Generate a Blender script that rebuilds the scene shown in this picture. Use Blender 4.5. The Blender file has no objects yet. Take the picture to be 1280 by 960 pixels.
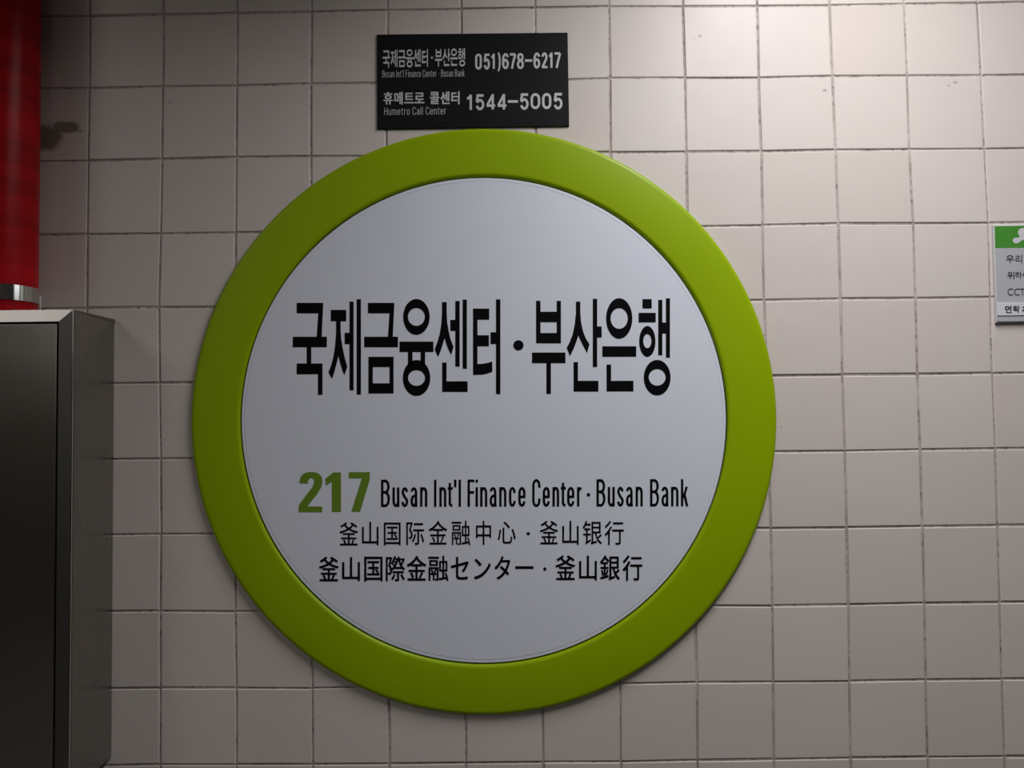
import bpy, bmesh, math, random
from mathutils import Vector, Matrix, Euler
from mathutils.geometry import tessellate_polygon
random.seed(7)
SC = bpy.context.scene
COL = SC.collection

# ------------------------------------------------------------------ camera
FPX = 960.0
cam_d = bpy.data.cameras.new('camera')
cam_d.sensor_width = 36.0
cam_d.lens = 36.0 * FPX / 1280.0
cam_d.clip_start = 0.01
cam = bpy.data.objects.new('camera', cam_d)
COL.objects.link(cam)
cam.location = (0.0199, -1.0092, -0.0435)
cam.rotation_euler = (1.607, 0.0118, 0.0054)
SC.camera = cam

# ------------------------------------------------------------------ world, exposure
world = bpy.data.worlds.new('world')
SC.world = world
world.use_nodes = True
bg = world.node_tree.nodes['Background']
bg.inputs[0].default_value = (0.9, 0.92, 1.0, 1)
bg.inputs[1].default_value = 0.012
vs = SC.view_settings
vs.view_transform = 'Standard'
vs.look = 'None'
vs.gamma = 1
vs.exposure = 0.0
vs.use_curve_mapping = False

# ------------------------------------------------------------------ unseen lamps, inferred ones and added fill (strip lamps under the ceiling)
def strip_lamp(name, loc, sx, sy, power, color, rot=(0, 0, 0), spread=180):
    d = bpy.data.lights.new(name, 'AREA')
    d.shape = 'RECTANGLE'
    d.size = sx
    d.size_y = sy
    d.energy = power
    d.spread = math.radians(spread)
    d.color = color
    o = bpy.data.objects.new(name, d)
    COL.objects.link(o)
    o.location = loc
    o.rotation_euler = rot
    return o
strip_lamp('hanging_lamp', (0.43, -0.58, 0.78), 0.12, 0.70, 10.2, (1.0, 0.985, 0.99), (0, math.radians(-4), 0), spread=157)
strip_lamp('unseen_lamp', (-1.95, -1.75, 1.29), 0.9, 0.30, 8.4, (1.0, 0.95, 0.90))
strip_lamp('unseen_lamp', (-2.6, -5.1, 1.29), 2.4, 0.30, 8.0, (1.0, 0.96, 0.92))  # added, unseen: brightens the far wall that the cabinet door mirrors
strip_lamp('unseen_lamp', (7.0, -1.5, 1.29), 2.2, 2.2, 24.0, (1.0, 0.98, 0.97))
strip_lamp('unseen_lamp', (0.45, -5.0, 1.25), 0.22, 0.9, 7.0, (1.0, 0.98, 0.97))  # added, unseen: ambient fill for the cabinet door

# ------------------------------------------------------------------ helpers
RC = Euler((1.607, 0.0118, 0.0054)).to_matrix()
LC = Vector((0.0199, -1.0092, -0.0435))
def W(px, py, y=0.0):
    """photograph pixel -> point of the plane at distance y from the tile faces (negative = towards the room)"""
    v = RC @ Vector(((px - 640) / FPX, (480 - py) / FPX, -1.0))
    t = (y - LC.y) / v.y
    return LC + v * t
def PX(p):
    v = RC.transposed() @ (Vector(p) - LC)
    return 640 + FPX * v.x / -v.z, 480 - FPX * v.y / -v.z

def finish(name, bm, mat, parent=None, smooth=False, weld=True):
    if weld:
        bmesh.ops.recalc_face_normals(bm, faces=bm.faces)
    me = bpy.data.meshes.new(name)
    bm.to_mesh(me)
    bm.free()
    if mat: me.materials.append(mat)
    if smooth:
        me.polygons.foreach_set('use_smooth', [True] * len(me.polygons))
    o = bpy.data.objects.new(name, me)
    COL.objects.link(o)
    if parent:
        o.parent = parent
    return o
def thing(name, label, cat, group=None):
    o = bpy.data.objects.new(name, None)
    COL.objects.link(o)
    o.empty_display_size = 0.05
    o['label'] = label
    o['category'] = cat
    if group: o['group'] = group
    return o
def box(bm, x0, x1, y0, y1, z0, z1, bev=0.0, seg=2):
    r = bmesh.ops.create_cube(bm, size=1)
    vs_ = r['verts']
    for v in vs_:
        v.co = Vector(((x0 + x1) / 2 + v.co.x * (x1 - x0), (y0 + y1) / 2 + v.co.y * (y1 - y0), (z0 + z1) / 2 + v.co.z * (z1 - z0)))
    if bev:
        es = list({e for v in vs_ for e in v.link_edges})
        bmesh.ops.bevel(bm, geom=es, offset=bev, segments=seg, profile=0.5, affect='EDGES')
def slab(bm, pts, y_front, y_back, bev=0.0):
    """a board whose outline is given by points (x, z); front face towards the room"""
    f = [bm.verts.new((p[0], y_front, p[1])) for p in pts]
    b = [bm.verts.new((p[0], y_back, p[1])) for p in pts]
    n = len(pts)
    fs = [bm.faces.new(f), bm.faces.new(b[::-1])]
    for i in range(n):
        bm.faces.new((f[i], b[i], b[(i + 1) % n], f[(i + 1) % n]))
    if bev:
        es = [e for e in fs[0].edges]
        bmesh.ops.bevel(bm, geom=es, offset=bev, segments=2, profile=0.5, affect='EDGES')
def lathe(bm, profile, centre, axis='Y', seg=160, close=True):
    """revolve (radius, along-axis) points about an axis through centre"""
    rings = []
    for k in range(seg):
        a = 2 * math.pi * k / seg
        ring = []
        for r, h in profile:
            if axis == 'Y':
                ring.append(bm.verts.new((centre[0] + r * math.cos(a), h, centre[2] + r * math.sin(a))))
            else:
                ring.append(bm.verts.new((centre[0] + r * math.cos(a), centre[1] + r * math.sin(a), h)))
        rings.append(ring)
    n = len(profile)
    for k in range(seg):
        A, B = rings[k], rings[(k + 1) % seg]
        for i in range(n if close else n - 1):
            j = (i + 1) % n
            bm.faces.new((A[i], A[j], B[j], B[i]))

# ------------------------------------------------------------------ materials
def mat(name, col, rough=0.5, metal=0.0, spec=0.5, coat=0.0):
    m = bpy.data.materials.new(name)
    m.use_nodes = True
    b = m.node_tree.nodes['Principled BSDF']
    b.inputs['Base Color'].default_value = (*col, 1)
    b.inputs['Roughness'].default_value = rough
    b.inputs['Metallic'].default_value = metal
    b.inputs['Specular IOR Level'].default_value = spec
    b.inputs['Coat Weight'].default_value = coat
    return m
class N:
    def __init__(s, m): s.t = m.node_tree; s.b = s.t.nodes['Principled BSDF']
    def n(s, kind, **kw):
        x = s.t.nodes.new(kind)
        for k, v in kw.items():
            if k.startswith('i_'): x.inputs[k[2:].replace('_', ' ')].default_value = v
            else: setattr(x, k, v)
        return x
    def l(s, a, b): s.t.links.new(a, b)
    def math(s, op, a, b=None, c=None, clamp=False):
        x = s.n('ShaderNodeMath', operation=op, use_clamp=clamp)
        for i, v in enumerate((a, b, c)):
            if v is None: continue
            if isinstance(v, (int, float)): x.inputs[i].default_value = v
            else: s.l(v, x.inputs[i])
        return x.outputs[0]
    def noise(s, vec, scale, detail=3, rough=0.5):
        x = s.n('ShaderNodeTexNoise'); x.inputs['Scale'].default_value = scale
        x.inputs['Detail'].default_value = detail; x.inputs['Roughness'].default_value = rough
        s.l(vec, x.inputs['Vector']); return x.outputs['Fac']
    def mix(s, fac, a, b, blend='MIX'):
        x = s.n('ShaderNodeMix', data_type='RGBA', blend_type=blend)
        for i, v in ((0, fac), (6, a), (7, b)):
            if isinstance(v, (int, float)): x.inputs[i].default_value = v
            elif isinstance(v, tuple): x.inputs[i].default_value = (*v, 1)
            else: s.l(v, x.inputs[i])
        return x.outputs[2]
    def bump(s, h, strength, dist=0.001):
        x = s.n('ShaderNodeBump'); x.inputs['Strength'].default_value = strength; x.inputs['Distance'].default_value = dist
        s.l(h, x.inputs['Height']); s.l(x.outputs[0], s.b.inputs['Normal'])
    def ramp(s, v, a, b):
        x = s.n('ShaderNodeMapRange', clamp=True); s.l(v, x.inputs[0])
        x.inputs[1].default_value = a; x.inputs[2].default_value = b
        return x.outputs[0]

def glazed_tile():
    m = mat('glazed_tile', (0.6, 0.55, 0.52), 0.34, 0, 0.35)
    g = N(m)
    pos = g.n('ShaderNodeNewGeometry').outputs['Position']
    rnd = g.n('ShaderNodeObjectInfo').outputs['Random']
    v = g.ramp(rnd, 0, 1)
    c = g.mix(v, (0.655, 0.582, 0.540), (0.685, 0.616, 0.580))
    n1 = g.noise(pos, 14, 3)
    c = g.mix(g.math('MULTIPLY', g.ramp(n1, 0.35, 0.75), 0.22), c, (0.60, 0.585, 0.55))
    # brown smudge on the tile beside the red pipe
    sep = g.n('ShaderNodeSeparateXYZ'); g.l(pos, sep.inputs[0])
    X, Z = sep.outputs['X'], sep.outputs['Z']
    wob = g.math('MULTIPLY', g.math('SUBTRACT', g.noise(pos, 60, 3), 0.5), 0.7)
    def blob(px, py, rx, ry, w=1.0):
        p = W(px, py)
        dx = g.math('DIVIDE', g.math('SUBTRACT', X, p.x), rx)
        dz = g.math('DIVIDE', g.math('SUBTRACT', Z, p.z), ry)
        d = g.math('SQRT', g.math('ADD', g.math('MULTIPLY', dx, dx), g.math('MULTIPLY', dz, dz)))
        d = g.math('ADD', d, wob)
        inv = g.math('SUBTRACT', 1.0, g.ramp(d, 0.75, 1.12))
        return g.math('MULTIPLY', inv, w)
    s1 = blob(53, 172, 0.030, 0.019, 0.95)
    s2 = blob(82, 159, 0.019, 0.009, 0.9)
    s3 = blob(97, 164, 0.007, 0.002, 0.6)
    st = g.math('MAXIMUM', g.math('MAXIMUM', s1, s2), s3)
    c = g.mix(st, c, (0.20, 0.165, 0.125))
    # small dark scuffs
    for px, py, rx, ry in ((875, 45, .0026, .0022), (1031, 113, .0028, .0020), (1194, 103, .0035, .0018), (977, 534, .0011, .0016),
                           (213, 128, .0026, .0016), (868, 48, .0012, .0010), (1186, 107, .0025, .0010)):
        c = g.mix(blob(px, py, rx, ry, 0.55), c, (0.22, 0.19, 0.18))
    g.l(c, g.b.inputs['Base Color'])
    r = g.math('ADD', g.math('MULTIPLY', g.noise(pos, 30, 2), 0.10), 0.37)
    g.l(r, g.b.inputs['Roughness'])
    h = g.math('ADD', g.noise(pos, 9, 2), g.math('MULTIPLY', g.noise(pos, 500, 2), 0.03))
    g.bump(h, 0.25, 0.004)
    return m
def grout():
    m = mat('grout', (0.3, 0.26, 0.24), 0.9)
    g = N(m)
    pos = g.n('ShaderNodeNewGeometry').outputs['Position']
    c = g.mix(g.ramp(g.noise(pos, 18, 4), 0.35, 0.68), (0.36, 0.305, 0.285), (0.58, 0.515, 0.485))
    c = g.mix(g.ramp(g.noise(pos, 160, 3), 0.50, 0.72), c, (0.20, 0.165, 0.155))
    g.l(c, g.b.inputs['Base Color'])
    g.bump(g.noise(pos, 400, 3), 0.5, 0.0006)
    return m
def noisy(name, ca, cb, scale, rough, metal=0.0, spec=0.5, bump=0.0, coat=0.0):
    m = mat(name, ca, rough, metal, spec, coat)
    g = N(m)
    tc = g.n('ShaderNodeTexCoord').outputs['Object']
    n = g.noise(tc, scale, 4)
    g.l(g.mix(g.ramp(n, 0.3, 0.7), ca, cb), g.b.inputs['Base Color'])
    g.l(g.math('ADD', g.math('MULTIPLY', n, 0.08), rough - 0.04), g.b.inputs['Roughness'])
    if bump: g.bump(g.noise(tc, scale * 30, 2), bump, 0.0003)
    return m
def brushed_steel(name, col, rough, wave=0.0):
    m = mat(name, col, rough, 1.0)
    g = N(m)
    tc = g.n('ShaderNodeTexCoord').outputs['Object']
    mp = g.n('ShaderNodeMapping'); g.l(tc, mp.inputs[0]); mp.inputs['Scale'].default_value = (900, 900, 4)
    n = g.noise(mp.outputs[0], 1.0, 2)
    g.l(g.math('ADD', g.math('MULTIPLY', n, 0.05), rough - 0.025), g.b.inputs['Roughness'])
    g.l(g.mix(n, tuple(c * 0.97 for c in col), col), g.b.inputs['Base Color'])
    if not wave: return m
    mp2 = g.n('ShaderNodeMapping'); g.l(tc, mp2.inputs[0]); mp2.inputs['Scale'].default_value = (2.5, 1, 9)
    h = g.math('ADD', g.math('MULTIPLY', n, 0.006), g.math('MULTIPLY', g.noise(mp2.outputs[0], 1.0, 1), wave))
    g.bump(h, 1.0, 0.004)
    return m
M_tile = glazed_tile()
M_grout = grout()
M_green = noisy('green_enamel', (0.280, 0.415, 0.0005), (0.290, 0.425, 0.0008), 5, 0.36, spec=0.2, bump=0.1)
M_white = noisy('white_panel', (0.72, 0.755, 0.845), (0.735, 0.77, 0.86), 4, 0.38)
M_backing = mat('dark_backing', (0.03, 0.03, 0.03), 0.8)
M_black_print = mat('black_vinyl', (0.0022, 0.0022, 0.0035), 0.55, spec=0.08)
M_green_print = mat('green_vinyl', (0.145, 0.25, 0.018), 0.5, spec=0.3)
M_black_plate = noisy('black_acrylic', (0.005, 0.007, 0.0065), (0.007, 0.009, 0.008), 12, 0.5, spec=0.15)
M_silver_print = mat('silver_vinyl', (0.58, 0.58, 0.60), 0.5)
M_steel_door = brushed_steel('brushed_steel_door', (0.60, 0.57, 0.53), 0.24, 0.35)
M_steel = brushed_steel('brushed_steel', (0.31, 0.30, 0.285), 0.34, 0.0)
M_steel_side = brushed_steel('brushed_steel_side', (0.34, 0.325, 0.295), 0.27)
M_chrome = mat('polished_clamp_steel', (0.75, 0.76, 0.77), 0.11, 1.0)
M_zinc = mat('pale_zinc', (0.75, 0.74, 0.72), 0.35, 0.3)
M_brown_wedge = mat('dark_brown_wedge', (0.10, 0.078, 0.065), 0.6)
M_rubber = mat('black_gasket', (0.01, 0.01, 0.01), 0.9)
M_sign_grey = noisy('grey_sign_print', (0.45, 0.455, 0.49), (0.46, 0.465, 0.50), 20, 0.4)
M_sign_white = mat('white_card', (0.66, 0.67, 0.73), 0.4)
M_sign_frame = mat('pale_sign_edge', (0.55, 0.56, 0.56), 0.35)
M_sign_green = mat('green_sign_print', (0.065, 0.27, 0.035), 0.4)
M_emblem = mat('pale_emblem_print', (0.62, 0.62, 0.65), 0.4)
M_sign_ink = mat('dark_ink', (0.035, 0.035, 0.045), 0.5)
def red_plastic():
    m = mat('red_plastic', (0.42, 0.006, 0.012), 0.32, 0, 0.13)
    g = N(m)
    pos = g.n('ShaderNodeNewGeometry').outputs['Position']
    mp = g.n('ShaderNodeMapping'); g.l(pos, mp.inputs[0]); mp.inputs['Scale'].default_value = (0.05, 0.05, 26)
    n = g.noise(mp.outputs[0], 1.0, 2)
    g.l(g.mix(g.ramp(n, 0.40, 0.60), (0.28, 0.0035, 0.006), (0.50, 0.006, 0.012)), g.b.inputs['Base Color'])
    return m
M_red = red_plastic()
M_plaster = noisy('pale_plaster', (0.62, 0.61, 0.59), (0.66, 0.65, 0.63), 3, 0.8)
M_stone = noisy('grey_stone_floor', (0.10, 0.095, 0.09), (0.15, 0.14, 0.13), 6, 0.5)
M_dark_wall = noisy('brown_tunnel_wall', (0.055, 0.045, 0.03), (0.09, 0.075, 0.045), 2, 0.7)

# ------------------------------------------------------------------ setting: wall of tiles
JP = {}
def _j(s):
    for r in s.split(';'):
        i, j, x, y = r.split(','); JP[(int(i), int(j))] = (float(x), float(y))
_j("7,0,761,7.9;8,0,853.5,7.7;9,0,946.5,7.3;7,1,762.5,97.9;8,1,856.3,97.5;9,1,948.5,97.3;7,2,763.1,190.4;8,2,857.7,190;9,2,951.5,189.4;"
   "10,0,1037.2,6.7;11,0,1130.2,5;12,0,1221.7,3.7;10,1,1040.7,95.2;11,1,1134,94.7;12,1,1226.5,94.5;10,2,1044.5,187.5;11,2,1137.2,186.7;12,2,1230.7,186.2;"
   "10,3,1047.7,279.7;11,3,1141.7,279.5;12,3,1235.5,279;10,4,1050.5,373.7;11,4,1144.5,373;12,4,1238,371.5;10,5,1052.7,468.7;11,5,1147,468;12,5,1240.7,466.7;"
   "10,6,1056.2,563.7;11,6,1150.5,562;12,6,1244.5,560.7;9,7,963.5,660.7;10,7,1058.5,659.7;11,7,1153,658.2;12,7,1247.2,657;9,8,965.5,757.5;10,8,1060.5,756.2;11,8,1155.5,754.2;12,8,1250,753.2;"
   "9,9,966.7,852.5;10,9,1061.7,851.7;11,9,1157.5,850;12,9,1252.7,849;9,10,967.7,949.2;10,10,1063.5,947.7;11,10,1160,946.5;12,10,1255.7,945.5;"
   "0,0,112.5,20;1,0,204.7,18.1;0,1,111.6,110;1,1,203.4,108.1;0,2,110.3,200.9;1,2,202.5,199;0,3,109,292.8;1,3,200.9,291.9;2,0,296.7,16;3,0,389.8,14.4;2,1,296,106.9;3,1,388.5,104.6;2,2,295.4,196.5;3,2,388.5,195.2;"
   "2,3,294.6,290.6;1,6,200.5,573.5;1,7,201,667.5;0,4,108.3,385;1,4,198.3,384.2;1,5,199,478.5;1,8,200.2,763.7;2,8,294,764.5;1,9,200.2,860;2,9,295.5,860;1,10,200,955.7;2,10,295.5,955.7;3,9,390.5,860.5;3,10,391,955.7;4,10,486.5,955;5,10,582.2,953.7;6,10,679.2,953;7,9,775.5,855;7,10,776,952.5;8,9,871.2,853.2;8,10,872,950.5;"
   "4,0,484.5,12.5;5,0,576.5,11;6,0,669,9.5")
S = 0.1
def nominal(i, j):
    return Vector(((i - 5.5) * S, 0, -(j - 5) * S))
# how far each laid joint crossing lies from the even grid (hand-laid tiling is a little uneven)
DEV = {k: W(*v) - nominal(*k) for k, v in JP.items()}
def junction(i, j):
    p = nominal(i, j)
    if (i, j) in DEV: return p + DEV[(i, j)]
    sw = 0.0; d = Vector((0, 0, 0))
    for (a, b), v in DEV.items():
        w = 1.0 / ((a - i) ** 2 + (b - j) ** 2) ** 1.5
        sw += w; d += v * w
    return p + d / sw
bm = bmesh.new()
box(bm, -4.0, 9.0, 0.0013, 0.2, -1.6, 1.32)
wall = finish('wall_back', bm, M_grout)
wall['kind'] = 'structure'
I0, I1, J0, J1 = -2, 14, -2, 12
GR = {(i, j): junction(i, j) for i in range(I0, I1 + 1) for j in range(J0, J1 + 1)}
def tile_bm(bm, c00, c10, c11, c01, gap, dep):
    cs = [c00, c10, c11, c01]
    cen = sum(cs, Vector()) / 4
    tx, tz = random.uniform(-1, 1) * 0.003, random.uniform(-1, 1) * 0.003
    levels = [(gap, 0.007), (gap, 0.0012), (gap + 0.0003, 0.0004), (gap + 0.0010, 0.0)]
    rings = []
    for g, y in levels:
        ring = []
        for c in cs:
            q = Vector((c.x + math.copysign(g, cen.x - c.x), 0, c.z + math.copysign(g, cen.z - c.z)))
            q.y = y + dep + (q.x - cen.x) * tx + (q.z - cen.z) * tz
            ring.append(bm.verts.new(q))
        rings.append(ring)
    for a, b in zip(rings, rings[1:]):
        for k in range(4):
            bm.faces.new((a[k], a[(k + 1) % 4], b[(k + 1) % 4], b[k]))
    bm.faces.new(rings[-1])
for j in range(J0, J1):
    for i in range(I0, I1):
        c = [GR[(i, j)], GR[(i + 1, j)], GR[(i + 1, j + 1)], GR[(i, j + 1)]]
        off = Vector((random.uniform(-1, 1) * 0.0003, 0, random.uniform(-1, 1) * 0.0003))
        c = [q + off for q in c]
        bm = bmesh.new()
        tile_bm(bm, *c, 0.0013 + random.uniform(-0.0002, 0.0003), random.uniform(-0.0003, 0.0003))
        finish('tile', bm, M_tile, wall)
# the same tiling going on outside the picture, joined
bm = bmesh.new()
for j in range(-8, 21):
    for i in range(-34, 95):
        if I0 <= i < I1 and J0 <= j < J1: continue
        edge = [GR.get((a, b)) or (nominal(a, b) + DEV[(12, 6)] * 0) for a, b in ((i, j), (i + 1, j), (i + 1, j + 1), (i, j + 1))]
        if -(j - 5) * S > 1.30 or -(j + 1 - 5) * S < -1.56: continue
        tile_bm(bm, *edge, 0.0014, random.uniform(-0.0003, 0.0003))
rest = finish('outer_tiles', bm, M_tile, wall)
rest['kind'] = 'stuff'

def struct(name, x0, x1, y0, y1, z0, z1, m):
    b = bmesh.new(); box(b, x0, x1, y0, y1, z0, z1)
    o = finish(name, b, m); o['kind'] = 'structure'; return o
struct('floor', -4.0, 9.0, -5.5, 0.2, -1.7, -1.6, M_stone)
struct('ceiling', -4.0, 9.0, -5.5, 0.2, 1.32, 1.42, M_plaster)
struct('wall_front', -4.0, 9.0, -5.6, -5.5, -1.7, 0.45, M_dark_wall)
struct('wall_front', -4.0, 9.0, -5.6, -5.5, 0.45, 1.42, M_plaster)
struct('wall_left', -4.1, -4.0, -5.6, 0.2, -1.7, 1.42, M_dark_wall)
struct('wall_right', 9.0, 9.1, -5.6, 0.2, -1.7, 1.42, M_dark_wall)

# ------------------------------------------------------------------ lettering tools
class Ink:
    """collects flat printed shapes; pixel outlines are laid on the sign face at depth y"""
    def __init__(s, y, xf=None):
        s.bm = bmesh.new(); s.y = y; s.xf = xf or (lambda x, y_: (x, y_))
    def face(s, pts):
        vs_ = [s.bm.verts.new(W(*s.xf(*p), s.y)) for p in pts]
        return s.bm.faces.new(vs_)
    def poly(s, pts):
        vs_ = [s.bm.verts.new(W(*s.xf(*p), s.y)) for p in pts]
        for t3 in tessellate_polygon([[Vector((p[0], p[1], 0)) for p in pts]]):
            s.bm.faces.new([vs_[k] for k in t3])
    def rect(s, x0, y0, x1, y1): s.face([(x0, y0), (x1, y0), (x1, y1), (x0, y1)])
    def ring(s, cx, cy, rx, ry, ix, iy, icy=None, n=40):
        icy = cy if icy is None else icy
        o = [(cx + rx * math.cos(2 * math.pi * k / n), cy + ry * math.sin(2 * math.pi * k / n)) for k in range(n)]
        q = [(cx + ix * math.cos(2 * math.pi * k / n), icy + iy * math.sin(2 * math.pi * k / n)) for k in range(n)]
        for k in range(n):
            l = (k + 1) % n
            s.face([o[k], o[l], q[l], q[k]])
    def disc(s, cx, cy, rx, ry, n=24):
        s.face([(cx + rx * math.cos(2 * math.pi * k / n), cy + ry * math.sin(2 * math.pi * k / n)) for k in range(n)])
    def done(s, name, m, parent, label=None):
        for f in s.bm.faces:
            f.normal_update()
            if f.normal.y > 0: f.normal_flip()
        o = finish(name, s.bm, m, parent, weld=False)
        if label: o['label'] = label
        return o

# stroked sans-serif letters: skeletons in a box 1 high (capitals), y up
def arc(cx, cy, rx, ry, a0, a1, n=12):
    return [(cx + rx * math.cos(math.radians(a0 + (a1 - a0) * k / n)), cy + ry * math.sin(math.radians(a0 + (a1 - a0) * k / n))) for k in range(n + 1)]
XH = 0.72
def glyph(c, w, t):
    """centre-line strokes of letter c, w wide (outer), pen t"""
    h = t / 2; L = h; Rr = w - h; mx = w / 2; rx = mx - h
    up = 1 - h; xt = XH - h
    def o(cx, top, bot, rx_, a0=90, a1=450, r=None):
        # tall rounded shape: straight sides with half-round ends
        r = r or rx_ * 1.25
        r = min(r, (top - bot) / 2)
        return (arc(cx, top - r, rx_, r, 0, 180) + arc(cx, bot + r, rx_, r, 180, 360) + [(cx + rx_, top - r)])
    if c == 'B': return [[(L, 1), (L, 0)], [(L, up), (mx, up)] + arc(mx, (up + .54) / 2, rx, (up - .54) / 2, 90, -90) + [(L, .54)], [(mx, .54)] + arc(mx, (.54 + h) / 2, rx + .01, (.54 - h) / 2, 90, -90) + [(L, h)]]
    if c == 'u': return [[(L, XH)] + arc(mx, .17 + h, rx, .17, 180, 360) + [(Rr, .3)], [(Rr, XH), (Rr, 0)]]
    if c == 'n': return [[(L, XH), (L, 0)], arc(mx, xt - .17, rx, .17, 180, 0) + [(Rr, 0)]]
    if c == 'm':
        q = (w - t) / 2
        return [[(L, XH), (L, 0)], arc(L + q / 2, xt - .12, q / 2, .12, 180, 0) + [(L + q, 0)], arc(L + 1.5 * q, xt - .12, q / 2, .12, 180, 0) + [(L + 2 * q, 0)]]
    if c == 's': return [arc(mx, xt - .15, rx * .92, .15, 10, 180, 10) + [(L + .02, XH * .66), (mx, XH * .5), (Rr - .01, XH * .36)] + arc(mx, .17 + h, rx, .17, 0, -170, 10)]
    if c == 'a': return [arc(mx - .003, xt - .15, rx, .15, 165, 0, 10) + [(Rr, .1), (Rr + .01, 0)], [(Rr, XH * .60), (mx, XH * .54)] + arc(mx, (XH * .54 + h) / 2, rx, (XH * .54 - h) / 2, 110, 340, 12) + [(Rr, .25)]]
    if c == 'c': return [arc(mx, xt - .17, rx, .17, 0, 180, 10) + arc(mx, .17 + h, rx, .17, 180, 360, 10)]
    if c == 'C': return [[(Rr, .70)] + arc(mx, up - .17, rx, .18, 0, 180, 10) + arc(mx, .17 + h, rx, .18, 180, 360, 10) + [(Rr, .30)]]
    if c == 'e': return [[(L, XH * .5), (Rr, XH * .5)], [(Rr, XH * .44)] + arc(mx, xt - .17, rx, .17, 0, 180, 10) + arc(mx, .17 + h, rx, .17, 180, 355, 10)]
    if c == 'o': return [o(mx, xt, h, rx)]
    if c == 't': return [[(mx * .85, .88), (mx * .85, .13)] + arc(w - h * .3, .13, w - h * .3 - mx * .85, .13 - h, 180, 270, 8), [(0, XH - h), (w, XH - h)]]
    if c == "'": return [[(mx, 1), (mx, .72)]]
    if c in 'Il': return [[(mx, 1), (mx, 0)]]
    if c == 'i': return [[(mx, XH), (mx, 0)], [(mx, 1), (mx, .89)]]
    if c == 'F': return [[(L, 1), (L, 0)], [(L, up), (w, up)], [(L, .53), (w * .97, .53)]]
    if c == 'H': return [[(L, 1), (L, 0)], [(Rr, 1), (Rr, 0)], [(L, .53), (Rr, .53)]]
    if c == 'r': return [[(L, XH), (L, 0)], [(L, XH - .2)] + arc(w, XH - .22, w - L, .22 - h * 1.1, 160, 90, 6)]
    if c == 'k': return [[(L, 1), (L, 0)], [(Rr, XH), (L + h, .30)], [(L + .5 * (Rr - L), .45), (w - h * .7, 0)]]
    if c == 'd.': return []
    # figures
    if c == '0': return [o(mx, up, h, rx)]
    if c == '1': return [[(Rr, 1), (Rr, 0)], [(0, .74), (Rr * .55, .80), (Rr, .98)]]
    if c == '2': return [arc(mx, up - .24, rx, .24, 170, 0, 12) + [(Rr - .02, up - .36), (L, h)], [(L * .4, h), (w, h)]]
    if c == '4': return [[(w * .74, 0), (w * .74, 1)], [(w * .74, .96), (L, .27)], [(h * .6, .25), (w, .25)]]
    if c == '5': return [[(w * .93, up), (L + .05, up), (L, .50)], [(L, .47)] + arc(mx, .33, rx, .31 - h * .3, 140, -165, 18)]
    if c == '6': return [arc(mx, .32, rx, .32 - h, 0, 360, 24), [(L, .34)] + arc(mx + .01, .62, mx - h + .01, .38 - h, 180, 25, 14)]
    if c == '7': return [[(0, up), (Rr, up)], [(Rr + .02, up), (w * .55, .45), (w * .33, 0)]]
    if c == '8': return [arc(mx, .74, rx * .9, .26 - h, 0, 360, 20), arc(mx, .28, rx, .28 - h + .02, 0, 360, 22)]
    if c == '-': return [[(0, .5), (w, .5)]]
    if c == ')': return [arc(w - h - 2 * (w - t), .45, 2 * (w - t), .69, 58, -58, 12)]
    return []
def stroke(ink, pts, t, tf, thick=1.12):
    n = len(pts); a = []; b = []
    for k, p in enumerate(pts):
        q0 = pts[max(k - 1, 0)]; q1 = pts[min(k + 1, n - 1)]
        def un(u, v):
            l = math.hypot(v[0] - u[0], v[1] - u[1]) or 1e-9
            return (v[0] - u[0]) / l, (v[1] - u[1]) / l
        d0 = un(q0, p) if k > 0 else un(p, q1)
        d1 = un(p, q1) if k < n - 1 else d0
        nx, ny = -(d0[1] + d1[1]), d0[0] + d1[0]
        l = math.hypot(nx, ny) or 1e-9
        nx /= l; ny /= l
        mit = min(1.6, 1 / max(0.5, abs(nx * -d0[1] + ny * d0[0])))
        nx *= t / 2 * mit; ny *= t / 2 * mit * thick
        a.append((p[0] + nx, p[1] + ny)); b.append((p[0] - nx, p[1] - ny))
    for k in range(n - 1):
        if math.hypot(pts[k][0] - pts[k + 1][0], pts[k][1] - pts[k + 1][1]) < 1e-6: continue
        ink.face([tf(a[k]), tf(a[k + 1]), tf(b[k + 1]), tf(b[k])])
def letter(ink, c, x0, x1, yt, yb, t):
    """one stroked character: x0..x1 its pixel width, yt cap line, yb base line, t pen as a share of the cap height"""
    H = yb - yt
    if c == '·':
        r = t * H * 0.75
        ink.disc((x0 + x1) / 2, yb - 0.43 * H, r, r); return
    w = (x1 - x0) / H
    if c == ')': t *= 0.8
    y_keep = ink.y
    for s_ in glyph(c, w, t):
        stroke(ink, s_, t, lambda p: (x0 + p[0] * H, yb - p[1] * H))
        ink.y -= 2e-5
    ink.y = y_keep
WID = dict(B=.31, u=.255, s=.25, a=.255, n=.265, I=.07, t=.19, l=.07, F=.26, i=.07, C=.31, c=.25, e=.265, r=.17, k=.25, H=.31, m=.42, o=.265)
WID["'"] = .06; WID['·'] = .10; WID[' '] = .09
def line(ink, text, x0, x1, yt0, yb0, yt1, yb1, t, gap=.10):
    H = yb0 - yt0
    tot = sum(WID[c] for c in text) + gap * (len(text) - 1)
    k = (x1 - x0) / (tot * H)
    x = x0
    for c in text:
        f = (x - x0) / (x1 - x0)
        w = WID[c] * H * k
        if c != ' ': letter(ink, c, x, x + w, yt0 + (yt1 - yt0) * f, yb0 + (yb1 - yb0) * f, t)
        x += w + gap * H * k

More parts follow.
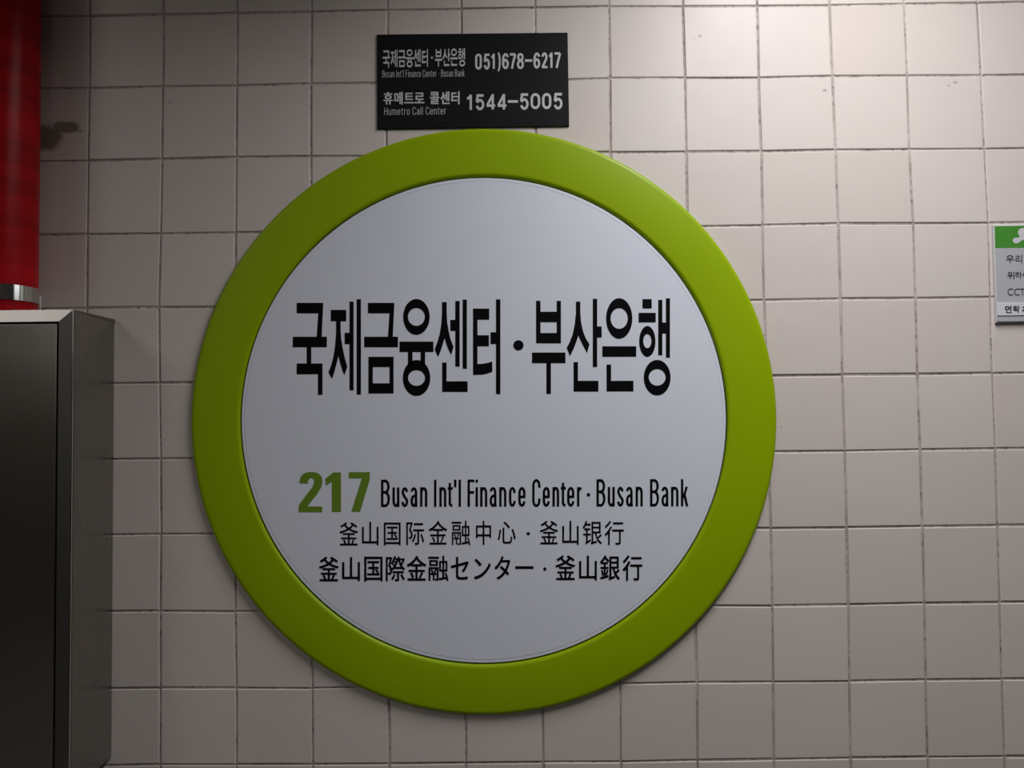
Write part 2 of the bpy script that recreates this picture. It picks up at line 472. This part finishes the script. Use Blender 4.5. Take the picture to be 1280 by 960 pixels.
def east_asian(ink, ch, x0, y0, x1, y1, bold=0.0):
    """one character outline laid into the pixel box x0,y0..x1,y1"""
    d = bpy.data.curves.new('t', 'FONT'); d.body = ch; d.size = 1; d.resolution_u = 3
    o = bpy.data.objects.new('t', d); COL.objects.link(o)
    dg = bpy.context.evaluated_depsgraph_get()
    me = bpy.data.meshes.new_from_object(o.evaluated_get(dg))
    co = [v.co for v in me.vertices]
    a0 = min(c.x for c in co); a1 = max(c.x for c in co); b0 = min(c.y for c in co); b1 = max(c.y for c in co)
    x0 += bold; x1 -= bold; y0 += bold * 0.7; y1 -= bold * 0.7
    for n_, (sx, sy) in enumerate(((0, 0),) if not bold else ((-1, -0.7), (1, -0.7), (-1, 0.7), (1, 0.7), (0, 0))):
        vs_ = []
        for c in co:
            u = (c.x - a0) / (a1 - a0); v = (c.y - b0) / (b1 - b0)
            vs_.append(ink.bm.verts.new(W(x0 + u * (x1 - x0) + sx * bold, y1 - v * (y1 - y0) + sy * bold, ink.y - n_ * 3e-5)))
        for p in me.polygons:
            try: ink.bm.faces.new([vs_[k] for k in p.vertices])
            except ValueError: pass
    bpy.data.objects.remove(o); bpy.data.curves.remove(d); bpy.data.meshes.remove(me)

def headline(A, B, T):
    """the ten Korean syllables; A, B, T are Ink objects with the same target but different pixel origins"""
    A.poly([(107,146),(277,146),(267,363),(235,363),(245,213),(107,213)]); A.rect(82,363,300,430); A.rect(171,430,200,534)
    A.poly([(107,534),(272,534),(272,735),(243,735),(243,603),(107,603)])
    A.rect(325,191,424,264)
    A.poly([(359,264),(388,264),(388,320),(392,380),(402,440),(415,500),(431,556),(412,610),(398,575),(385,530),(374,485),(362,535),(348,590),(333,633),(310,591),(328,545),(342,490),(353,420),(359,340)])
    A.rect(445,138,471,706); A.rect(414,338,445,410); A.rect(491,123,518,733)
    A.poly([(563,146),(732,146),(722,363),(691,363),(701,213),(563,213)]); A.rect(539,363,755,430)
    A.rect(566,491,727,557); A.rect(566,661,727,726); A.rect(566,557,594,661); A.rect(701,557,727,661)
    A.ring(873,236,85,115,54,57); A.rect(765,394,982,461); A.rect(819,461,848,545); A.rect(900,461,929,545)
    A.ring(874,627,88,115,54,50)
    A.poly([(1037,141),(1067,141),(1067,210),(1070,270),(1080,330),(1092,380),(1111,428),(1096,480),(1080,450),(1066,415),(1054,372),(1042,410),(1028,455),(1012,493),(990,445),(1008,395),(1022,345),(1032,285),(1037,215)])
    A.rect(1090,255,1122,326); A.rect(1122,134,1150,554); A.rect(1169,125,1196,568)
    A.poly([(1038,528),(1066,528),(1066,648),(1201,648),(1201,716),(1038,716)])
    T.poly([(8,214),(129,214),(129,298),(41,298),(41,414),(127,414),(127,497),(41,497),(41,630),(80,628),(120,621),(152,611),(153,688),(130,697),(100,706),(70,710),(8,712)])
    T.rect(139,392,180,480); T.rect(180,145,213,856)
    B.disc(246,418,33,33)
    B.rect(359,133,387,405); B.rect(491,133,518,405); B.rect(387,203,491,270); B.rect(387,339,491,405); B.rect(333,464,547,532); B.rect(425,532,454,729)
    B.poly([(614,138),(642,138),(642,210),(647,270),(660,330),(678,375),(701,411),(685,468),(665,430),(645,390),(630,355),(615,400),(597,445),(576,487),(555,434),(575,395),(594,345),(607,280),(614,210)])
    B.rect(722,120,750,557); B.rect(750,297,779,368)
    B.poly([(599,525),(627,525),(627,645),(758,645),(758,714),(599,714)])
    B.ring(891,246,84,130,55,66); B.rect(783,424,1000,491)
    B.poly([(810,541),(839,541),(839,645),(982,645),(982,713),(810,713)])
    B.rect(1040,122,1099,182); B.rect(1015,210,1125,271); B.ring(1071,393,52,99,26,45,391)
    B.rect(1141,127,1167,482); B.rect(1190,117,1216,497); B.rect(1167,272,1190,342); B.ring(1134,625,86,114,54,53,623)

# ------------------------------------------------------------------ the round station name sign
YF, YD = -0.0088, -0.0068          # front of the ring, face of the white disc
pl, pr, pt, pb = W(238.2, 527, YF), W(971.5, 527, YF), W(604, 159.5, YF), W(606, 895, YF)
cx = (pl.x + pr.x) / 2; cz = (pt.z + pb.z) / 2
RO = ((pr.x - pl.x) + (pt.z - pb.z)) / 4
pl, pr, pt, pb = W(299.3, 527, YF), W(910.3, 527, YF), W(604, 220, YF), W(605, 830.5, YF)
RI = ((pr.x - pl.x) + (pt.z - pb.z)) / 4
sign = thing('station_sign', 'large round white station name sign with a thick lime green ring', 'sign')
sign.location = (0, 0, 0)
r = 0.0055
prof = [(RI, -0.0030), (RI, YF + 0.004)]
for k in range(1, 7):
    a = math.pi / 2 * k / 6
    prof.append((RI + r - r * math.cos(a), YF + 0.004 - 0.004 * math.sin(a)))
prof.append(((RI + RO) / 2, YF - 0.0004))
r2 = 0.0062
for k in range(0, 7):
    a = math.pi / 2 * k / 6
    prof.append((RO - r2 + r2 * math.sin(a), YF + 0.0045 - 0.0045 * math.cos(a)))
prof.append((RO, -0.0030))
bm = bmesh.new(); lathe(bm, prof, (cx, 0, cz), seg=256)
finish('ring_frame', bm, M_green, sign, smooth=True)
me = sign.children[0].data
for p in me.polygons:
    if abs(p.normal.y) < 0.02 or p.normal.y > 0.5: p.use_smooth = False
bm = bmesh.new()
RD = RI - 0.0018
n = 200
lv = [(RD, -0.0032), (RD, YD + 0.0008), (RD - 0.0006, YD + 0.0002), (RD - 0.0040, YD + 0.0002), (RD - 0.0043, YD + 0.0007), (RD - 0.0046, YD)]
rings = [[bm.verts.new((cx + a * math.cos(2 * math.pi * k / n), h, cz + a * math.sin(2 * math.pi * k / n))) for k in range(n)] for a, h in lv]
for A, B in zip(rings, rings[1:]):
    for k in range(n): bm.faces.new((A[k], A[(k + 1) % n], B[(k + 1) % n], B[k]))
bm.faces.new(rings[-1]); bm.faces.new(rings[0][::-1])
o = finish('panel', bm, M_white, sign); o['label'] = 'white round face panel'
bm = bmesh.new()
lathe(bm, [(0.001, 0.0), (RO - 0.03, 0.0), (RO - 0.03, -0.0031), (0.001, -0.0031)], (cx, 0, cz), seg=96)
o = finish('mounting_plate', bm, M_backing, sign)

def shift(ox, oy, s): return lambda x, y: (ox + x / s, oy + y / s)
YT = YD - 0.0003
ink = Ink(YT); I2 = Ink(YT); I3 = Ink(YT)
I2.bm = ink.bm; I3.bm = ink.bm
ink.xf = shift(350, 350, 5.12); I2.xf = shift(600, 350, 5.12); I3.xf = shift(590, 350, 6)
headline(ink, I2, I3)
ink.done('headline_lettering', M_black_print, sign, 'black Korean station name lettering')
ink = Ink(YT, shift(365, 580, 11.636))
ink.poly([(580,695),(580,258),(492,316),(484,215),(600,122),(712,122),(712,695)])
ink.poly([(825,118),(1132,118),(1130,235),(990,695),(862,695),(1015,208),(825,208)])
ink.poly([(98,700),(440,700),(440,618),(225,615),(300,520),(370,430),(420,350),(440,280),(440,235),(432,190),(405,150),(350,122),(275,115),(200,125),(150,155),(120,200),(108,280),(228,283),(238,235),(255,212),(280,203),(305,212),(320,240),(320,270),(305,320),(270,370),(215,440),(150,525),(105,590),(98,620)])
ink.done('number_lettering', M_green_print, sign, 'green number 217')
ink = Ink(YT)
def row(ink, text, spans, ox, sc, x_base0, yt0, yb0, x_base1, yt1, yb1, t):
    for c, (a, b) in zip(text, spans):
        X0 = ox + a / sc; X1 = ox + b / sc
        f = (X0 - x_base0) / (x_base1 - x_base0)
        letter(ink, c, X0, X1, yt0 + (yt1 - yt0) * f, yb0 + (yb1 - yb0) * f, t)
g0 = (476, 599.7, 633.6, 860, 598.9, 632.8, .088)
row(ink, "BusanInt'lFi", [(62,168),(203,288),(313,397),(425,508),(543,632),(718,740),(780,866),(882,945),(966,985),(1020,1043),(1127,1210),(1230,1250)], 470, 9.846, *g0)
row(ink, "nanceCenter", [(2,90),(118,203),(237,325),(357,440),(472,560),(643,745),(772,860),(892,975),(995,1058),(1073,1162),(1194,1250)], 600, 9.846, *g0)
row(ink, "·BusanBank", [(34,68),(143,242),(272,352),(378,455),(480,557),(590,672),(755,855),(885,964),(995,1080),(1108,1188)], 730, 9.143, *g0)
ink.done('english_lettering', M_black_print, sign, 'black condensed English lettering')
q = 4.923
def chars(ink, text, boxes, ox, oy, sc, bold):
    for c, (a, b, c0, d) in zip(text, boxes):
        east_asian(ink, c, ox + a / sc, oy + c0 / sc, ox + b / sc, oy + d / sc, bold)
ink = Ink(YT)
chars(ink, '釜山国际金融中', [(316,432,358,501),(456,557,355,500),(590,693,360,500),(728,838,358,498),(866,980,349,496),(1007,1122,349,500),(1157,1250,349,498)], 360, 580, q, 0.14)
chars(ink, '心釜山银行', [(60,171,353,490),(319,432,349,494),(457,558,349,497),(583,702,349,496),(718,836,349,498)], 610, 580, q, 0.14)
ink.xf = shift(610, 580, q); ink.disc(248, 429, 10.5, 10.5)
ink.done('chinese_lettering', M_black_print, sign, 'thin black Chinese lettering')
ink = Ink(YT)
chars(ink, '釜山国際金融センタ', [(190,312,570,722),(333,443,572,720),(469,582,570,722),(602,720,566,722),(731,852,564,718),(863,987,564,720),(1002,1112,572,712),(1145,1247,582,710),(1271,1368,567,712)], 360, 580, q, 0.36)
chars(ink, 'ー釜山銀行', [(168,280,628,646),(415,538,562,714),(560,670,564,716),(689,812,562,716),(828,950,562,718)], 610, 580, q, 0.36)
ink.xf = shift(610, 580, q); ink.disc(350, 646, 10.5, 10.5)
ink.done('japanese_lettering', M_black_print, sign, 'bolder black Japanese lettering')

# ------------------------------------------------------------------ black telephone plaque
plaque = thing('telephone_plaque', 'black rectangular plaque with silver telephone numbers above the round sign', 'sign')
YP = -0.0028
cs = [W(471, 43, YP), W(709.5, 40.5, YP), W(711.5, 157.5, YP), W(471.5, 161, YP)]
bm = bmesh.new(); slab(bm, [(c.x, c.z) for c in cs], YP, -0.0002, 0.0005)
finish('plate', bm, M_black_plate, plaque)
YQ = YP - 0.0003
def fit(x, y):   # headline outline (366..838, 373..495) -> its place on the plaque
    u = (x - 366) / 472; v = (y - 373) / 122
    return 478.2 + u * 103.2, (62.0 - 1.6 * u) + v * (22.8 + 0 * u)
ink = Ink(YQ); I2 = Ink(YQ); I3 = Ink(YQ); I2.bm = ink.bm; I3.bm = ink.bm
ink.xf = lambda x, y: fit(350 + x / 5.12, 350 + y / 5.12)
I2.xf = lambda x, y: fit(600 + x / 5.12, 350 + y / 5.12)
I3.xf = lambda x, y: fit(590 + x / 6, 350 + y / 6)
headline(ink, I2, I3)
ink.done('name_lettering', M_silver_print, plaque, 'silver Korean name lettering')
ink = Ink(YQ)
line(ink, "Busan Int'l Finance Center · Busan Bank", 478, 580.5, 88.0, 96.8, 86.8, 95.6, .055)
ink.done('english_lettering', M_silver_print, plaque, 'small silver English station name')
ink = Ink(YQ)
line(ink, "Humetro Call Center", 480.3, 557.5, 134.4, 143.9, 133.3, 142.8, .07)
ink.done('english_lettering', M_silver_print, plaque, 'small silver English call centre lettering')
ink = Ink(YQ)
chars(ink, '휴메트로콜센터', [(99,226,105,274),(243,358,105,274),(376,506,116,258),(512,646,114,258),(717,845,104,268),(858,983,100,268),(1004,1115,97,270)], 470, 105, 10.667, 0.45)
ink.done('call_center_lettering', M_silver_print, plaque, 'silver Korean call centre lettering')
ink = Ink(YQ)
sc = 9.846
for c, a, b, t0, b0 in (('0',88,170,120,313),('5',193,270,120,309),('1',288,330,120,306),(')',362,402,112,306),('6',420,502,114,308),('7',515,592,114,304),('8',602,688,112,304),('-',700,790,104,304),
                        ('6',806,888,107,300),('2',905,978,105,296),('1',998,1040,105,294),('7',1065,1144,103,295)):
    letter(ink, c, 585 + a / sc, 585 + b / sc, 55 + t0 / sc, 55 + b0 / sc, .135)
ink.done('telephone_number', M_silver_print, plaque, 'upper silver telephone number')
ink = Ink(YQ)
for c, a, b, t0, b0 in (('1',-12,48,625,810),('5',95,200,620,808),('4',222,334,617,806),('4',358,472,615,806),('-',490,615,610,804),('5',640,746,608,803),('0',770,888,606,800),('0',912,1026,604,800),('5',1055,1163,603,798)):
    letter(ink, c, 585 + a / sc, 585 + b / sc, 55 + t0 / sc, 55 + b0 / sc, .15)
ink.done('telephone_number', M_silver_print, plaque, 'lower silver telephone number')

# ------------------------------------------------------------------ notice sign at the right edge
notice = thing('notice_sign', 'small grey notice with a green header at the right edge', 'sign')
YN = -0.0038
a = W(1241.5, 281.2, YN); b = W(1245.5, 403.5, YN)
XR = a.x + 0.19
bm = bmesh.new(); slab(bm, [(a.x, a.z), (XR, a.z), (XR + b.x - a.x, b.z), (b.x, b.z)], YN, -0.0004, 0.0008)
finish('backboard', bm, M_sign_frame, notice)
def strip(name, px0, py0, px1, py1, m, y0, y1, label=None, bev=0.0):
    p = W(px0, py0, y0); p2 = W(px1, py1, y0); k = bmesh.new()
    slab(k, [(p.x, p.z), (XR - 0.0015, p.z), (XR - 0.0015, p2.z), (p2.x, p2.z)], y0, y1, bev)
    o = finish(name, k, m, notice)
    if label: o['label'] = label
    return o
strip('header', 1243.6, 282.8, 1244.4, 310, M_sign_green, YN - 0.0006, YN, 'green header strip')
strip('face', 1244.4, 310.2, 1246.8, 377.8, M_sign_grey, YN - 0.0005, YN, 'grey printed face')
strip('contact_card', 1246.4, 378.2, 1247.2, 394.8, M_sign_white, YN - 0.0022, YN, 'white contact card', 0.0006)
strip('bottom_ledge', 1246.6, 395.6, 1246.8, 401.8, M_sign_grey, YN - 0.0012, YN)
ink = Ink(YN - 0.0008)
ink.disc(1270.5, 300.6, 4.6, 3.6); ink.disc(1279.0, 290.5, 6.6, 5.6)
ink.done('emblem', M_emblem, notice, 'pale grey rounded emblem')
ink = Ink(YN - 0.0007)
ink.poly([(1272, 303.6), (1272.5, 297.5), (1277, 293), (1284, 295), (1284, 299), (1277, 300.5)])
ink.done('emblem_bridge', M_emblem, notice)
ink = Ink(YN - 0.0008)
s6 = 13.72
chars(ink, '우리', [(375,520,672,802),(540,655,668,806)], 1230, 270, s6, 0.12)
chars(ink, '위하여', [(398,520,-8,122),(532,655,-8,112),(668,785,-8,116)], 1230, 340, s6, 0.12)
chars(ink, 'CCTV', [(402,500,282,404),(515,610,282,404),(614,705,284,402),(712,815,284,402)], 1230, 340, s6, 0.0)
ink.done('notice_lettering', M_sign_ink, notice, 'dark Korean notice lettering')
ink = Ink(YN - 0.0025)
chars(ink, '연락처', [(356,476,576,702),(502,612,576,696),(652,770,576,698)], 1230, 340, s6, 0.25)
ink.done('contact_lettering', M_sign_ink, notice, 'dark bold lettering on the white card')

# ------------------------------------------------------------------ stainless steel cabinet
cab = thing('steel_cabinet', 'brushed stainless steel wall cabinet under the red pipe', 'cabinet')
DC = 0.098
pw = W(144.0, 401.5, 0.0); pwb = W(139.5, 946.0, 0.0)
pf = W(90.0, 386.5, -DC); pfb = W(82.2, 950, -DC)
CX = pf.x; CT = pf.z; CBm = pwb.z; CL = CX - 0.62
cab.location = (0, 0, 0)
t = 0.0015
bm = bmesh.new()
box(bm, CL, CX, -DC + 0.004, -0.0004, CBm, CT, 0.0012)
o = finish('body', bm, M_steel_side, cab)
# mitred front frame, sloping slightly outwards
FW = 0.0148; FT = 0.0145
x0, x1, z0, z1 = CL, CX, CBm, CT
def frame_piece(o_a, o_b, i_b, i_a):
    k = bmesh.new()
    yo, yi = -DC + 0.0024, -DC - 0.0012
    pts = [(o_a, yo), (o_b, yo), (i_b, yi), (i_a, yi)]
    f = [k.verts.new((p[0], y, p[1])) for p, y in pts]
    b_ = [k.verts.new((p[0], -DC + 0.006, p[1])) for p, y in pts]
    k.faces.new(f); k.faces.new(b_[::-1])
    for i in range(4): k.faces.new((f[i], b_[i], b_[(i + 1) % 4], f[(i + 1) % 4]))
    finish('frame_strip', k, M_steel, cab)
O = [(x0, z1), (x1, z1), (x1, z0), (x0, z0)]
Ii = [(x0 + FW, z1 - FT), (x1 - FW, z1 - FT), (x1 - FW, z0 + FT), (x0 + FW, z0 + FT)]
sh = 0.00035
for k in range(4):
    l = (k + 1) % 4
    frame_piece(O[k], O[l], Ii[l], Ii[k])
# bright folded corner edge
bm = bmesh.new(); box(bm, CX - 0.0007, CX + 0.0006, -DC + 0.0016, -DC + 0.0036, z0, z1, 0.0004)
finish('corner_edge', bm, M_chrome, cab)
bm = bmesh.new(); box(bm, x0 + FW - 0.001, x1 - FW + 0.001, -DC + 0.0035, -DC + 0.006, z0 + FT - 0.001, z1 - FT + 0.001)
finish('gasket', bm, M_rubber, cab)
g_ = 0.0026
bm = bmesh.new(); box(bm, x0 + FW + g_, x1 - FW - g_, -DC - 0.0008, -DC + 0.0034, z0 + FT + g_, z1 - FT - g_, 0.0010, 2)
o = finish('door', bm, M_steel_door, cab)
# dark brown wedge strip along the top of the side
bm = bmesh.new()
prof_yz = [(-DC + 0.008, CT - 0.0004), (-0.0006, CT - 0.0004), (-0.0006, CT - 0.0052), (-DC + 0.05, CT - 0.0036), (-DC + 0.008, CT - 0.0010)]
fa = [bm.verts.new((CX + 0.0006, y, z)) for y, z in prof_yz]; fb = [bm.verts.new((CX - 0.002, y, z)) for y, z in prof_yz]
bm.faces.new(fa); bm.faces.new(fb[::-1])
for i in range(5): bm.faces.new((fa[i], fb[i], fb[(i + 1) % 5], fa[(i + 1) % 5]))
finish('brown_wedge', bm, M_brown_wedge, cab)

# ------------------------------------------------------------------ red pipe with steel clamp
pipe = thing('red_pipe', 'glossy red vertical pipe rising behind the top of the steel cabinet', 'pipe')
PR = 0.040; PY = -0.049
edge = W(39.0, 345, PY)
PXc = edge.x - PR * 0.93
bm = bmesh.new()
zt = 1.318
lathe(bm, [(PR, CT + 0.0002), (PR, zt)], (PXc, PY, 0), 'Z', seg=96, close=False)
lathe(bm, [(PR - 0.0001, CT + 0.0002), (PR - 0.0001, zt), (PR - 0.004, zt), (PR - 0.004, CT + 0.0002)], (PXc, PY, 0), 'Z', seg=48)
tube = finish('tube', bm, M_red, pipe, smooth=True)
for p in tube.data.polygons:
    if abs(p.normal.z) > 0.5: p.use_smooth = False
zc1 = W(2, 353.2, PY - PR).z; zc0 = W(2, 372.6, PY - PR).z
clamp = bmesh.new()
rr = PR + 0.0012
lathe(clamp, [(rr, zc0), (rr, zc1)], (PXc, PY, 0), 'Z', seg=96, close=False)
lathe(clamp, [(PR + 0.0002, zc0), (rr - 0.0001, zc0), (rr - 0.0001, zc1), (PR + 0.0002, zc1)], (PXc, PY, 0), 'Z', seg=96)
band = finish('clamp_band', clamp, M_chrome, pipe, smooth=True)
for p in band.data.polygons:
    if abs(p.normal.z) > 0.5: p.use_smooth = False
bm = bmesh.new()
box(bm, PXc + rr * 0.84 - 0.0004, PXc + rr * 0.84 + 0.0010, PY + rr * 0.54 - 0.0005, PY + rr * 0.54 + 0.0015, CT + 0.001, zc0 + 0.012, 0.0003)
finish('clamp_tab', bm, M_zinc, pipe)
for k, px in enumerate((17, 56)):
    p = W(px, 385.0, -DC + 0.012)
    bm = bmesh.new()
    lathe(bm, [(0.0002, CT + 0.0030), (0.0012, CT + 0.0028), (0.0018, CT + 0.0014), (0.0018, CT - 0.0002), (0.0002, CT - 0.0002)], (p.x, p.y, 0), 'Z', seg=16)
    finish('screw', bm, M_chrome, cab)
